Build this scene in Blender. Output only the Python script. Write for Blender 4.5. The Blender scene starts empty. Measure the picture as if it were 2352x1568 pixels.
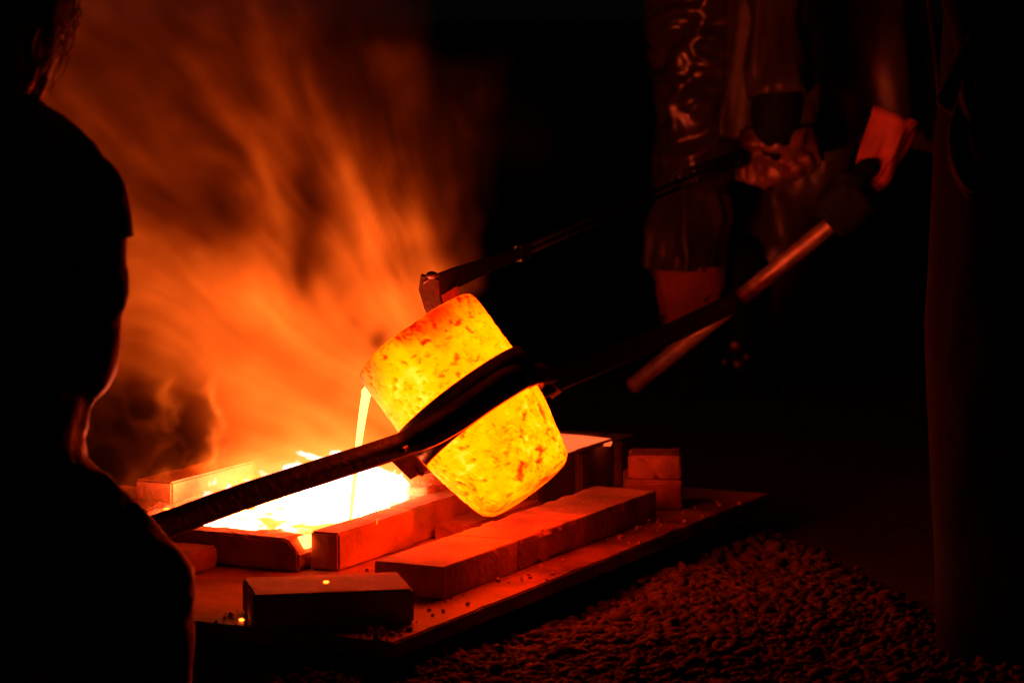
import bpy, bmesh, math, random
import numpy as np
from mathutils import Vector, Matrix
S = bpy.context.scene
COL = S.collection
rnd = random.Random(7)

# ------------------------------------------------------------------ camera, world, exposure
PITCH = math.radians(6.4); F = 6900.0; H = 0.85          # F in pixels of a 2352 px wide picture, H height of the lens
cam_d = bpy.data.cameras.new("camera"); cam = bpy.data.objects.new("camera", cam_d); COL.objects.link(cam)
cam.location = (0, 0, H); cam.rotation_euler = (math.radians(90) - PITCH, 0, 0)
cam_d.sensor_width = 36; cam_d.lens = F / 2352 * 36; cam_d.clip_start = .1; cam_d.clip_end = 500
cam_d.dof.use_dof = True; cam_d.dof.focus_distance = 4.35; cam_d.dof.aperture_fstop = 6.3
S.camera = cam
w = bpy.data.worlds.new("World"); S.world = w; w.use_nodes = True
bg = w.node_tree.nodes["Background"]; bg.inputs[0].default_value = (1, .9, .9, 1); bg.inputs[1].default_value = 0.0009
S.view_settings.view_transform = 'Standard'; S.view_settings.look = 'None'
S.view_settings.exposure = 0; S.view_settings.gamma = 1
try: S.view_settings.use_curve_mapping = False
except Exception: pass
S.render.engine = 'CYCLES'
c = S.cycles
c.use_denoising = True
c.max_bounces = 6; c.diffuse_bounces = 3; c.glossy_bounces = 3; c.volume_bounces = 0; c.transparent_max_bounces = 8
c.volume_step_rate = 2.5; c.volume_max_steps = 300
c.sample_clamp_indirect = 4.0
c.caustics_reflective = False; c.caustics_refractive = False

# ------------------------------------------------------------------ places
def ray(u, v):
    cx = (u - 1176) / F; cz = -(v - 784) / F
    return Vector((cx, math.cos(PITCH) + cz * math.sin(PITCH), -math.sin(PITCH) + cz * math.cos(PITCH)))
def P(u, v, Y):
    r = ray(u, v); return Vector((r.x * Y / r.y, Y, H + r.z * Y / r.y))
GZ = -0.004                                               # ground level; the plate's top is z = 0.04
O = Vector((-.1508, 3.7723, 0)); E1 = Vector((.4422, .8969, 0)); E2 = Vector((-.8969, .4422, 0))
def L(a, b, z): return O + E1 * a + E2 * b + Vector((0, 0, z))   # plate coordinates
ROT = math.atan2(E1.y, E1.x)

# ------------------------------------------------------------------ numpy noise
_tab = np.random.RandomState(3).rand(65536).astype(np.float32) * 2 - 1
def _h(i, j, k, s):
    return _tab[((i * 73856093) ^ (j * 19349663) ^ (k * 83492791) ^ (s * 2654435)) & 65535]
def vn(p, s=0):
    p = np.asarray(p, dtype=np.float64)
    f = np.floor(p).astype(np.int64); t = (p - f); t = t * t * t * (t * (t * 6 - 15) + 10)
    i, j, k = f[..., 0], f[..., 1], f[..., 2]; x, y, z = t[..., 0], t[..., 1], t[..., 2]
    def l(a, b, q): return a + (b - a) * q
    return l(l(l(_h(i, j, k, s), _h(i+1, j, k, s), x), l(_h(i, j+1, k, s), _h(i+1, j+1, k, s), x), y),
             l(l(_h(i, j, k+1, s), _h(i+1, j, k+1, s), x), l(_h(i, j+1, k+1, s), _h(i+1, j+1, k+1, s), x), y), z)
def fbm(p, s=0, o=3, g=.5):
    p = np.asarray(p, dtype=np.float64); a = 1; r = 0; n = 0
    for q in range(o):
        r = r + a * vn(p * 2**q + q * 17.3, s + q); n += a; a *= g
    return r / n

# ------------------------------------------------------------------ materials
def mat(name, col, rough=.8, metal=0, var=.25, scale=12, bump=.3, bscale=60, emit=None, estr=0, col2=None, bdist=.004, spec=.5):
    m = bpy.data.materials.new(name); m.use_nodes = True; nt = m.node_tree; N = nt.nodes; K = nt.links
    b = N["Principled BSDF"]; b.inputs["Roughness"].default_value = rough; b.inputs["Metallic"].default_value = metal
    b.inputs["Specular IOR Level"].default_value = spec
    tc = N.new("ShaderNodeTexCoord")
    n1 = N.new("ShaderNodeTexNoise"); n1.inputs["Scale"].default_value = scale; n1.inputs["Detail"].default_value = 6
    K.new(tc.outputs["Object"], n1.inputs["Vector"])
    r = N.new("ShaderNodeValToRGB"); r.color_ramp.elements[0].position = .3; r.color_ramp.elements[1].position = .7
    a = [max(0, x * (1 - var)) for x in col]; d = [min(1, x * (1 + var)) for x in (col2 or col)]
    r.color_ramp.elements[0].color = (*a, 1); r.color_ramp.elements[1].color = (*d, 1)
    K.new(n1.outputs["Fac"], r.inputs["Fac"]); K.new(r.outputs["Color"], b.inputs["Base Color"])
    if bump:
        n2 = N.new("ShaderNodeTexNoise"); n2.inputs["Scale"].default_value = bscale; n2.inputs["Detail"].default_value = 8
        K.new(tc.outputs["Object"], n2.inputs["Vector"])
        bp = N.new("ShaderNodeBump"); bp.inputs["Strength"].default_value = bump; bp.inputs["Distance"].default_value = bdist
        K.new(n2.outputs["Fac"], bp.inputs["Height"]); K.new(bp.outputs["Normal"], b.inputs["Normal"])
    if emit:
        b.inputs["Emission Color"].default_value = (*emit, 1); b.inputs["Emission Strength"].default_value = estr
    return m
M = {}
M['brick'] = mat('firebrick', (.50, .24, .10), .85, 0, .24, 14, .6, 90, col2=(.62, .31, .13))
def stains(m, dark=.35, sc=7, pores=140):
    nt = m.node_tree; N = nt.nodes; K = nt.links; b = N['Principled BSDF']; src = b.inputs['Base Color'].links[0].from_socket
    tc = N.new('ShaderNodeTexCoord'); n = N.new('ShaderNodeTexNoise'); n.inputs['Scale'].default_value = sc; n.inputs['Detail'].default_value = 7; n.inputs['Distortion'].default_value = .5
    oi = N.new('ShaderNodeObjectInfo'); ad = N.new('ShaderNodeVectorMath'); ad.operation = 'ADD'; K.new(tc.outputs['Object'], ad.inputs[0]); K.new(oi.outputs['Location'], ad.inputs[1]); K.new(ad.outputs[0], n.inputs['Vector'])
    r = N.new('ShaderNodeValToRGB'); r.color_ramp.elements[0].position = .38; r.color_ramp.elements[0].color = (dark, dark*.95, dark*.9, 1); r.color_ramp.elements[1].position = .56; r.color_ramp.elements[1].color = (1, 1, 1, 1); K.new(n.outputs['Fac'], r.inputs['Fac'])
    v = N.new('ShaderNodeTexVoronoi'); v.inputs['Scale'].default_value = pores; K.new(ad.outputs[0], v.inputs['Vector'])
    r2 = N.new('ShaderNodeValToRGB'); r2.color_ramp.elements[0].position = .10; r2.color_ramp.elements[0].color = (.35, .33, .3, 1); r2.color_ramp.elements[1].position = .22; r2.color_ramp.elements[1].color = (1, 1, 1, 1); K.new(v.outputs['Distance'], r2.inputs['Fac'])
    m1 = N.new('ShaderNodeMixRGB'); m1.blend_type = 'MULTIPLY'; m1.inputs[0].default_value = .8; K.new(src, m1.inputs[1]); K.new(r.outputs[0], m1.inputs[2])
    m2 = N.new('ShaderNodeMixRGB'); m2.blend_type = 'MULTIPLY'; m2.inputs[0].default_value = .7; K.new(m1.outputs[0], m2.inputs[1]); K.new(r2.outputs[0], m2.inputs[2]); K.new(m2.outputs[0], b.inputs['Base Color'])
stains(M['brick'], .5)
M['brick2'] = mat('old_firebrick', (.36, .13, .06), .9, 0, .3, 18, .6, 70)
M['plate'] = mat('rusty_plate', (.36, .16, .08), .65, .15, .45, 9, .5, 45)
stains(M['brick2'], .4); stains(M['plate'], .35, 9, 60)
M['wood'] = mat('scorched_wood', (.07, .045, .03), .85, 0, .4, 8, .5, 40)
M['iron'] = mat('black_iron', (.035, .027, .023), .5, .6, .35, 25, .4, 80)
M['soot'] = mat('sooty_iron', (.014, .009, .007), .95, 0, .3, 30, .4, 90, spec=.15)
M['pipe'] = mat('rusty_pipe', (.62, .30, .15), .38, .5, .4, 30, .5, 120)
M['sand'] = mat('moulding_sand', (.52, .28, .15), .95, 0, .35, 40, .9, 160, bdist=.006)
M['flask'] = mat('box_wood', (.12, .06, .035), .85, 0, .3, 12, .5, 50)
M['gravel'] = mat('gravel_stone', (.10, .07, .05), .85, 0, .7, 25, .4, 90)
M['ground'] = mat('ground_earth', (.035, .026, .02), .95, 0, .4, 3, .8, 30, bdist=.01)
M['darkcloth'] = mat('dark_cloth', (.022, .018, .018), .6, 0, .3, 20, .4, 140, spec=.6)
M['skin'] = mat('bare_skin', (.35, .2, .14), .55, 0, .1, 20, .2, 90)  # even bare-skin tone for the ear
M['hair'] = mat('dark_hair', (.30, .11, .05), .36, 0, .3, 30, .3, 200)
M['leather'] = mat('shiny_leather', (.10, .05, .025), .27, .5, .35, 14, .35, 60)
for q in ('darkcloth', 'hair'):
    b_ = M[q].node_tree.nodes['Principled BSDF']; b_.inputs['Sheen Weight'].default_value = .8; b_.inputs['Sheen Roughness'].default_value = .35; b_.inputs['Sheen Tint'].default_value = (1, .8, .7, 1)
M['jacket'] = mat('olive_jacket', (.10, .055, .025), .38, .3, .35, 10, .3, 40)
M['redleather'] = mat('red_leather', (.62, .10, .04), .7, 0, .3, 14, .35, 60)
M['gauntlet'] = mat('gauntlet_leather', (.30, .10, .045), .38, .2, .3, 14, .35, 60)
M['blackglove'] = mat('black_glove', (.011, .008, .007), .75, 0, .3, 20, .4, 90, spec=.2)
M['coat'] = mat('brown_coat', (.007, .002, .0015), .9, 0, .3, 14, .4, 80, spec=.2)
M['brass'] = mat('dull_brass', (.35, .2, .08), .4, .8, .2, 20, .2, 90)

def glow_mat(name, ramp, scale=18, base=(.1, .05, .03), dist=0.0, detail=5, attr=None, stretch=None):
    """ramp: [(pos, rgb-radiance)], driven by a 3D noise (or a per-vertex heat attribute)"""
    m = bpy.data.materials.new(name); m.use_nodes = True; nt = m.node_tree; N = nt.nodes; K = nt.links
    b = N["Principled BSDF"]; b.inputs["Roughness"].default_value = .8; b.inputs["Base Color"].default_value = (*base, 1)
    mx = max(max(x[1]) for x in ramp)
    r = N.new("ShaderNodeValToRGB")
    el = r.color_ramp.elements
    f_ = lambda cc: (cc[0]/mx, cc[1]/mx, cc[2]/mx, 1)
    el[0].position = ramp[0][0]; el[0].color = f_(ramp[0][1]); el[1].position = ramp[-1][0]; el[1].color = f_(ramp[-1][1])
    for p, cc in ramp[1:-1]: e = el.new(p); e.color = f_(cc)
    if attr:
        at = N.new("ShaderNodeAttribute"); at.attribute_name = attr; K.new(at.outputs["Fac"], r.inputs["Fac"])
    else:
        tc = N.new("ShaderNodeTexCoord"); n = N.new("ShaderNodeTexNoise"); n.inputs["Scale"].default_value = scale
        n.inputs["Detail"].default_value = detail; n.inputs["Distortion"].default_value = dist
        K.new(tc.outputs["Object"], n.inputs["Vector"]); K.new(n.outputs["Fac"], r.inputs["Fac"])
    K.new(r.outputs["Color"], b.inputs["Emission Color"]); b.inputs["Emission Strength"].default_value = mx
    return m
M['crucible'] = glow_mat('glowing_crucible', [(0, (.3, .004, 0)), (.18, (4, .06, 0)), (.45, (11, .27, 0)), (.7, (17, .54, 0)), (.88, (20, .72, .0)), (1, (24, 1.0, .05))], attr='glow_level')
M['metal'] = glow_mat('molten_metal', [(.40, (8, .82, .10)), (.50, (70, 8, 2.5)), (.7, (150, 18, 7))], scale=14, dist=.6)
M['stream'] = glow_mat('molten_stream', [(.3, (14, 1.5, .28)), (.7, (20, 2.2, .42))], scale=30)
M['flame'] = glow_mat('flame_core', [(.3, (140, 13, 2)), (.7, (260, 26, 5))], scale=20)
M['ember'] = glow_mat('glowing_ember', [(.35, (3, .25, .02)), (.6, (9, 1.2, .1))], scale=60)
M['emberdim'] = glow_mat('dying_ember', [(.35, (1.6, .1, .0)), (.6, (4, .4, .02))], scale=60)

# ------------------------------------------------------------------ object helpers
def props(o, label=None, cat=None, group=None, kind=None):
    if label: o['label'] = label
    if cat: o['category'] = cat
    if group: o['group'] = group
    if kind: o['kind'] = kind
    return o
def empty(name, loc, **k):
    o = bpy.data.objects.new(name, None); COL.objects.link(o); o.location = loc; o.empty_display_size = .05
    return props(o, **k)
def link(name, me, m, parent=None, smooth=False, **k):
    if m and not me.materials: me.materials.append(m)
    o = bpy.data.objects.new(name, me); COL.objects.link(o)
    if smooth:
        for p in me.polygons: p.use_smooth = True
    if parent:
        o.parent = parent
        o.matrix_parent_inverse = Matrix.Translation(-world_loc(parent))
    return props(o, **k)
def world_loc(o):
    l = Vector(o.location); 
    if o.parent: return l  # parts keep their own zero origin
    return l
def from_bm(name, bm, m, parent=None, smooth=False, **k):
    me = bpy.data.meshes.new(name); bmesh.ops.recalc_face_normals(bm, faces=bm.faces[:]); bm.to_mesh(me); bm.free()
    return link(name, me, m, parent, smooth, **k)
def center(o):
    """move a single-mesh thing's origin to its middle"""
    me = o.data; co = np.empty(len(me.vertices) * 3); me.vertices.foreach_get('co', co); co = co.reshape(-1, 3)
    mid = (co.min(0) + co.max(0)) / 2; me.vertices.foreach_set('co', (co - mid).ravel()); o.location = Vector(mid) + Vector(o.location); me.update(); return o
def displace(me, f):
    n = len(me.vertices); co = np.empty(n * 3); me.vertices.foreach_get('co', co); co = co.reshape(-1, 3)
    no = np.array([v.normal[:] for v in me.vertices])
    d = f(co); 
    if d.ndim == 1: d = d[:, None] * no
    me.vertices.foreach_set('co', (co + d).ravel()); me.update()
def boxbm(bm, cx, sx, mtx=None, sub=0):
    r = bmesh.ops.create_cube(bm, size=1); vs = r['verts']
    for v in vs: v.co = Vector((v.co.x * sx[0], v.co.y * sx[1], v.co.z * sx[2]))
    for v in vs:
        v.co = (mtx @ v.co if mtx else v.co) + Vector(cx)
    return vs
def tube(bm, pts, rad, seg=16, cap=True, up=None):
    """pts list of Vector, rad float or (ra, rb) each; rounded ends"""
    pts = [Vector(p) for p in pts]; rad = [(r, r) if not isinstance(r, (tuple, list)) else r for r in rad]
    n = len(pts); T = []
    for i in range(n):
        d = (pts[min(i+1, n-1)] - pts[max(i-1, 0)]); T.append(d.normalized())
    ref = Vector(up) if up else (Vector((0, 0, 1)) if abs(T[0].z) < .8 else Vector((0, 1, 0)))
    A = (ref - T[0] * ref.dot(T[0])).normalized(); rings = []
    for i in range(n):
        A = (A - T[i] * A.dot(T[i])).normalized(); B = T[i].cross(A)
        rings.append([bm.verts.new(pts[i] + A * rad[i][0] * math.cos(2*math.pi*k/seg) + B * rad[i][1] * math.sin(2*math.pi*k/seg)) for k in range(seg)])
    for i in range(n-1):
        for k in range(seg):
            bm.faces.new((rings[i][k], rings[i][(k+1) % seg], rings[i+1][(k+1) % seg], rings[i+1][k]))
    if cap:
        bm.faces.new(rings[0][::-1]); bm.faces.new(rings[-1])
    return rings
def smooth_path(pts, rad, k=4):
    """Catmull-Rom through pts with interpolated radii, ends rounded off"""
    pts = [Vector(p) for p in pts]; rad = [(r, r) if not isinstance(r, (tuple, list)) else r for r in rad]
    out = []; ro = []
    for i in range(len(pts)-1):
        p0 = pts[max(i-1, 0)]; p1 = pts[i]; p2 = pts[i+1]; p3 = pts[min(i+2, len(pts)-1)]
        for q in range(k):
            t = q / k
            out.append(.5 * ((2*p1) + (p2-p0)*t + (2*p0-5*p1+4*p2-p3)*t*t + (3*p1-p0-3*p2+p3)*t**3))
            e = t*t*(3-2*t)
            ro.append((rad[i][0]*(1-e)+rad[i+1][0]*e, rad[i][1]*(1-e)+rad[i+1][1]*e))
    out.append(pts[-1]); ro.append(rad[-1])
    d0 = (out[0]-out[1]).normalized(); d1 = (out[-1]-out[-2]).normalized()
    a, b = ro[0], ro[-1]
    pre = [(out[0]+d0*min(a)*math.sin(x), (a[0]*math.cos(x), a[1]*math.cos(x))) for x in (1.35, .9, .45)]
    post = [(out[-1]+d1*min(b)*math.sin(x), (b[0]*math.cos(x), b[1]*math.cos(x))) for x in (.45, .9, 1.35)]
    return [p for p, _ in pre] + out + [p for p, _ in post], [r for _, r in pre] + ro + [r for _, r in post]
def limb(bm, pts, rad, seg=20, up=None):
    p, r = smooth_path(pts, rad); tube(bm, p, r, seg, True, up)
def ball(bm, c0, r, seg=20):
    x = bmesh.ops.create_uvsphere(bm, u_segments=seg, v_segments=seg//2+2, radius=1)['verts']
    r = (r, r, r) if not isinstance(r, (tuple, list)) else r
    for v in x: v.co = Vector((v.co.x*r[0], v.co.y*r[1], v.co.z*r[2])) + Vector(c0)
def fuse(name, bm, m, voxel, parent=None, sm=4, disp=None, **k):
    """union of the overlapping tubes as ONE continuous skin"""
    bmesh.ops.recalc_face_normals(bm, faces=bm.faces[:])
    me = bpy.data.meshes.new('tmp'); bm.to_mesh(me); bm.free()
    o = bpy.data.objects.new('tmp', me); COL.objects.link(o)
    r = o.modifiers.new('r', 'REMESH'); r.mode = 'VOXEL'; r.voxel_size = voxel
    s = o.modifiers.new('s', 'SMOOTH'); s.iterations = sm; s.factor = .5
    dg = bpy.context.evaluated_depsgraph_get(); ev = o.evaluated_get(dg)
    me2 = bpy.data.meshes.new_from_object(ev); bpy.data.objects.remove(o); bpy.data.meshes.remove(me)
    me2.name = name; me2.materials.clear()
    if disp: displace(me2, disp)
    return link(name, me2, m, parent, True, **k)

# ------------------------------------------------------------------ ground and gravel
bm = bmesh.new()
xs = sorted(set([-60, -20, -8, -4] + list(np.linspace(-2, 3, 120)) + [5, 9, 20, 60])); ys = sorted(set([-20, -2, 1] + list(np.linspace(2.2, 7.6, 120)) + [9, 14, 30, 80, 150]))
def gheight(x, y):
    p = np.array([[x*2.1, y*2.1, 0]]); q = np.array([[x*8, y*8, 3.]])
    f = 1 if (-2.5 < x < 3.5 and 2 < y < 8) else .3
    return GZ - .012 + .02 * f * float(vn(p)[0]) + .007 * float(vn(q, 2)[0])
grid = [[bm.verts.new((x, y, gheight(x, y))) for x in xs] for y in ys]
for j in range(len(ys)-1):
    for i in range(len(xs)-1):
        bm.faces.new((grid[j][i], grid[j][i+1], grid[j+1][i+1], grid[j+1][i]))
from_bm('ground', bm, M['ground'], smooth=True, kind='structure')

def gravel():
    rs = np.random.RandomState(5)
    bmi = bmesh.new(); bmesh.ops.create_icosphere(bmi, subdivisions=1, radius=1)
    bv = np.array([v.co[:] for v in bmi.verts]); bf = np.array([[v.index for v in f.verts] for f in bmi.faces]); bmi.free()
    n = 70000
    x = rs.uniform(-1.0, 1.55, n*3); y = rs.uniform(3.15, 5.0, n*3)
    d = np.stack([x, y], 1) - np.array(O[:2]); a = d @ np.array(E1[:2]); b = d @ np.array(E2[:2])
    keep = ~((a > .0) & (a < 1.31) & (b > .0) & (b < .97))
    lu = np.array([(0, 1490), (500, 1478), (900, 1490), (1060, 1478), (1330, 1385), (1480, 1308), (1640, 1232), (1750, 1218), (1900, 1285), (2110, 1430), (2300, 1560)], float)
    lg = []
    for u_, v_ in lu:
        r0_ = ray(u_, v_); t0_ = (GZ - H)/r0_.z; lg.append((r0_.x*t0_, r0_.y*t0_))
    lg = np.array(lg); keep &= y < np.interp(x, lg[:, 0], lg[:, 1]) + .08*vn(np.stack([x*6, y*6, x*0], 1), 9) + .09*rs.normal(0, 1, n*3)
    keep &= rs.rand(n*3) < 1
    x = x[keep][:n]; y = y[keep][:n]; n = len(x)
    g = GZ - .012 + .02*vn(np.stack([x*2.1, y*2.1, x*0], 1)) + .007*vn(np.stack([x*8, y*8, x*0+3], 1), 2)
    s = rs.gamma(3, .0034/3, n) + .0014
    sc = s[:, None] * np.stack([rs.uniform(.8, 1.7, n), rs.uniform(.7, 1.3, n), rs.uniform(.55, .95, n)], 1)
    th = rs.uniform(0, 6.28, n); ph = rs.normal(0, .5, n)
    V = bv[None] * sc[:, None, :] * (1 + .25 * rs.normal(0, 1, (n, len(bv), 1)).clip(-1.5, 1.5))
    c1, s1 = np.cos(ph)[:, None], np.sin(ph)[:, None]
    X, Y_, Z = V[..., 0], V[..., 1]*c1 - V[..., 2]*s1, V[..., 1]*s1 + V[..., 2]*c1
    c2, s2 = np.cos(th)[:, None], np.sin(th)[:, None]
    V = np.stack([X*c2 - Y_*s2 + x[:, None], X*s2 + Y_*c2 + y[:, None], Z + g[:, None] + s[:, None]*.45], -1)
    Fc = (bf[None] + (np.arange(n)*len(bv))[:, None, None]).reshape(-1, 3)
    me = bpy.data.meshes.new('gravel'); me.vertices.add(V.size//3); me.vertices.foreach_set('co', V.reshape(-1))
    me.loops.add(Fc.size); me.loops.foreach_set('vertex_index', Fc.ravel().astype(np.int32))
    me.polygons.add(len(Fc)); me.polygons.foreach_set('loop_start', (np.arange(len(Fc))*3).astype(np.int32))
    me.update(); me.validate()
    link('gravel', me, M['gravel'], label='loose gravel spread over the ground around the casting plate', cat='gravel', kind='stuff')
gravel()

# ------------------------------------------------------------------ base plate on bearers
def slab_obj(name, a0, a1, b0, b1, z0, z1, m, parent=None, rot=0, chip=.0015, bev=.003, cuts=10, seed=0, drop=None, **k):
    """a chipped block given in plate coordinates"""
    ca, cb, cz = (a0+a1)/2, (b0+b1)/2, (z0+z1)/2; sa, sb, sz = a1-a0, b1-b0, z1-z0
    bm = bmesh.new(); vs = boxbm(bm, (0, 0, 0), (sa, sb, sz))
    bmesh.ops.bevel(bm, geom=bm.edges[:], offset=bev, segments=2, affect='EDGES')
    if cuts:
        for ax, ln in ((0, sa), (1, sb), (2, sz)):
            k_ = max(1, int(cuts * ln / max(sa, sb)))
            for q in range(1, k_+1):
                co = -ln/2 + ln*q/(k_+1); no = [0, 0, 0]; no[ax] = 1; pc = [0, 0, 0]; pc[ax] = co
                bmesh.ops.bisect_plane(bm, geom=bm.verts[:]+bm.edges[:]+bm.faces[:], plane_co=pc, plane_no=no)
    bmesh.ops.recalc_face_normals(bm, faces=bm.faces[:])
    me = bpy.data.meshes.new(name); bm.to_mesh(me); bm.free()
    def f(co):
        e = ((np.abs(co[:, 0]) > sa/2-bev*2.2).astype(int) + (np.abs(co[:, 1]) > sb/2-bev*2.2) + (np.abs(co[:, 2]) > sz/2-bev*2.2))
        n = fbm(co*70 + seed*9.7, seed, 2); lump = fbm(co*14 + seed*3.1, seed+5, 2)
        amt = np.where(e >= 2, -chip*2.6*np.clip(n, 0, 1), chip*.35*n) + chip*.5*lump
        d = co / np.maximum(np.linalg.norm(co, axis=1, keepdims=True), 1e-6) * amt[:, None]
        if drop is not None: d = d + drop(co)
        return d
    displace(me, f)
    o = link(name, me, m, None, **k)
    if parent:
        o.parent = parent
    o.location = L(ca, cb, cz) - (Vector(parent.location) if parent else Vector()); o.rotation_euler = (0, 0, ROT + rot)
    return o

pl = empty('casting_plate', L(.65, .48, .02), label='flat rusty plate lying under all the bricks, one long edge towards the gravel', cat='plate')
slab_obj('plate_sheet', 0, 1.315, 0, .98, .018, .04, M['plate'], pl, chip=.0035, bev=.002, cuts=50, seed=3)
for b0 in (.06, .45, .84):
    slab_obj('bearer', .03, 1.27, b0, b0+.08, GZ-.01, .0175, M['wood'], pl, chip=.002, cuts=8, seed=4)

# crumbs of sand on the plate
bm = bmesh.new()
rs = np.random.RandomState(2)
for i in range(420):
    if i < 130: a, b = rs.uniform(-.0, .09), rs.uniform(.01, .2)
    else: a, b = rs.uniform(.0, 1.2), rs.uniform(.004, .30)
    s = .0012 + rs.exponential(.0013)
    q = bmesh.ops.create_icosphere(bm, subdivisions=1, radius=min(s, .006))['verts']; cc = L(abs(a)+.003, b, .0405 + s*.4)
    for v in q: v.co = v.co * rs.uniform(.7, 1.3) + cc
from_bm('sand_crumbs', bm, M['sand'], label='crumbs of sand and grit scattered over the rusty plate', cat='grit', kind='stuff')

# ------------------------------------------------------------------ bricks
G1 = 'bricks laid around the casting pit'
def brick(label, *a, m='brick', **k):
    return slab_obj('brick', *a, M[m], label=label, cat='brick', group=G1, **k)
brick('nearest row brick, its square end facing the camera beside the small loose brick', .275, .5076, .072, .180, .0405, .0852, seed=11, chip=.0014, cuts=16, bev=.0013)
brick('middle brick of the front row with a broken front edge, under the crucible', .5078, .7402, .0715, .180, .0405, .0852, seed=12, chip=.0034, cuts=26, bev=.0013)
brick('farthest brick of the front row, almost touching the two stacked blocks', .7406, 1.004, .072, .180, .0405, .0850, seed=13, bev=.0013, chip=.0025, cuts=16)
# loose front brick, turned across the row
fb = brick('loose brick lying alone at the left front, a glowing crumb on its top', 0, .212, 0, .125, .0405, .0865, seed=14, chip=.0014, cuts=14)
fb.location = P(752, 1338, 3.93); fb.location.z = .0635; fb.rotation_euler = (0, 0, math.atan2(3.899-3.858, .198))
brick('brightest orange brick in the near pit wall, its left end in shadow', .387, .617, .300, .347, .0405, .096, seed=15, chip=.0016)
brick('upright brick in the near pit wall, just behind the tip of the crucible', .621, .86, .306, .350, .0405, .096, seed=16, chip=.0022)
brick('low broken brick lying flat in front of the pit wall below the crucible', .665, .93, .236, .292, .0405, .068, seed=17, chip=.003, m='brick2')
def notch(co):
    d = np.zeros_like(co); k = np.exp(-((co[:, 1] + .107)/.013)**2) * (co[:, 2] > 0); d[:, 2] = -.024 * k * (co[:, 2]/.024); return d
brick('left wall brick with a glowing spill notch at its inner corner', .358, .402, .350, .56, .0405, .088, seed=18, chip=.0022, cuts=24, drop=notch)
brick('left wall brick farthest left, half hidden by the crouching person', .362, .408, .565, .79, .0405, .088, seed=19, chip=.002)
brick('low dark brick lying in front of the left pit wall beside the knee', .22, .335, .47, .67, .0405, .074, seed=20, m='brick2', chip=.002)
brick('rear wall brick with its inner face glaring yellow, left end showing', .529, .81, .673, .74, .0405, .1235, seed=21, chip=.0013)
brick('rear wall brick behind the flames, next to the glaring yellow one', .815, 1.05, .680, .742, .0405, .118, seed=22, chip=.0015)
brick('rear wall brick at the far end, hidden behind smoke and crucible', 1.054, 1.30, .676, .74, .0405, .119, seed=23, chip=.0015)
lo = brick('lower of the two stacked blocks at the right end of the row', 0, .092, 0, .12, .0405, .089, seed=24, chip=.0016, m='brick2')
lo.location = (.229, 4.84, .065); lo.rotation_euler = (0, 0, .0)
hi = brick('upper block resting on another at the right end, top edge ragged', 0, .085, 0, .09, .0895, .127, seed=25, chip=.003, m='brick2', cuts=16)
hi.location = (.232, 4.835, .1085); hi.rotation_euler = (0, 0, -.04)

# ------------------------------------------------------------------ moulding box and sand
def bumpy_sheet(name, fa, z, m, parent, amp=.004, na=60, nb=36, seed=0, thick=.03, **k):
    """sheet over a region fa(s, t) -> (a, b) with a lumpy top and closed sides"""
    bm = bmesh.new(); top = []; bot = []
    for j in range(nb+1):
        r1 = []; r2 = []
        for i in range(na+1):
            a, b = fa(i/na, j/nb); zz = z(a, b) if callable(z) else z
            h = amp * float(fbm(np.array([[a*40, b*40, seed]]), seed, 3)[0])
            r1.append(bm.verts.new(L(a, b, zz + h))); r2.append(bm.verts.new(L(a, b, zz - thick)))
        top.append(r1); bot.append(r2)
    for j in range(nb):
        for i in range(na):
            bm.faces.new((top[j][i], top[j][i+1], top[j+1][i+1], top[j+1][i])); bm.faces.new((bot[j][i], bot[j+1][i], bot[j+1][i+1], bot[j][i+1]))
    for j in range(nb):
        bm.faces.new((top[j][0], top[j+1][0], bot[j+1][0], bot[j][0])); bm.faces.new((top[j][na], bot[j][na], bot[j+1][na], top[j+1][na]))
    for i in range(na):
        bm.faces.new((top[0][i], bot[0][i], bot[0][i+1], top[0][i+1])); bm.faces.new((top[nb][i], top[nb][i+1], bot[nb][i+1], bot[nb][i]))
    return from_bm(name, bm, m, parent, True, **k)
sb = bumpy_sheet('sand_bed', lambda s, t: (.411 + s*(.34), .352 + t*.315), lambda a, b: .082 + .012*max(0, (a-.66)/.1), M['sand'], None, .005, 70, 60, 2, .04,
                 label='bed of moulding sand inside the brick wall, the metal runs over it', cat='sand')
sb2 = bumpy_sheet('sand_bank', lambda s, t: (.411 + s*.21, .672 + t*.15), lambda a, b: .086 + .010*(a-.41)/.2, M['sand'], None, .005, 40, 30, 9, .045,
                  label='bank of orange lit sand left of the glaring rear brick', cat='sand')
mb = empty('moulding_box', L(1.03, .45, .08), label='dark wooden moulding box right of the pit, its open top full of bright sand', cat='box')
slab_obj('side_panel', .87, 1.315, .262, .292, .0405, .123, M['flask'], mb, seed=31, chip=.002, cuts=20)
slab_obj('side_panel', .76, 1.315, .632, .66, .0405, .1225, M['flask'], mb, seed=32, chip=.002)
slab_obj('end_panel', 1.285, 1.312, .294, .630, .0405, .1235, M['flask'], mb, seed=33, chip=.002)
for a0 in (.93, 1.10, 1.255):
    slab_obj('batten', a0, a0+.03, .247, .2605, .0405, .121, M['flask'], mb, seed=34, chip=.001, cuts=6)
slab_obj('rail', .87, 1.31, .2465, .2605, .1215, .1245, M['flask'], mb, seed=35, chip=.001, cuts=10)
bumpy_sheet('sand_fill', lambda s, t: (.756 + s*.527, (.352 if s < .2 else .294) + t*(.278 if s < .2 else .336)), lambda a, b: .106 + .013*min(1, max(0, (a-.8)/.15)), M['sand'], mb, .006, 80, 40, 5, .05)

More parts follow.
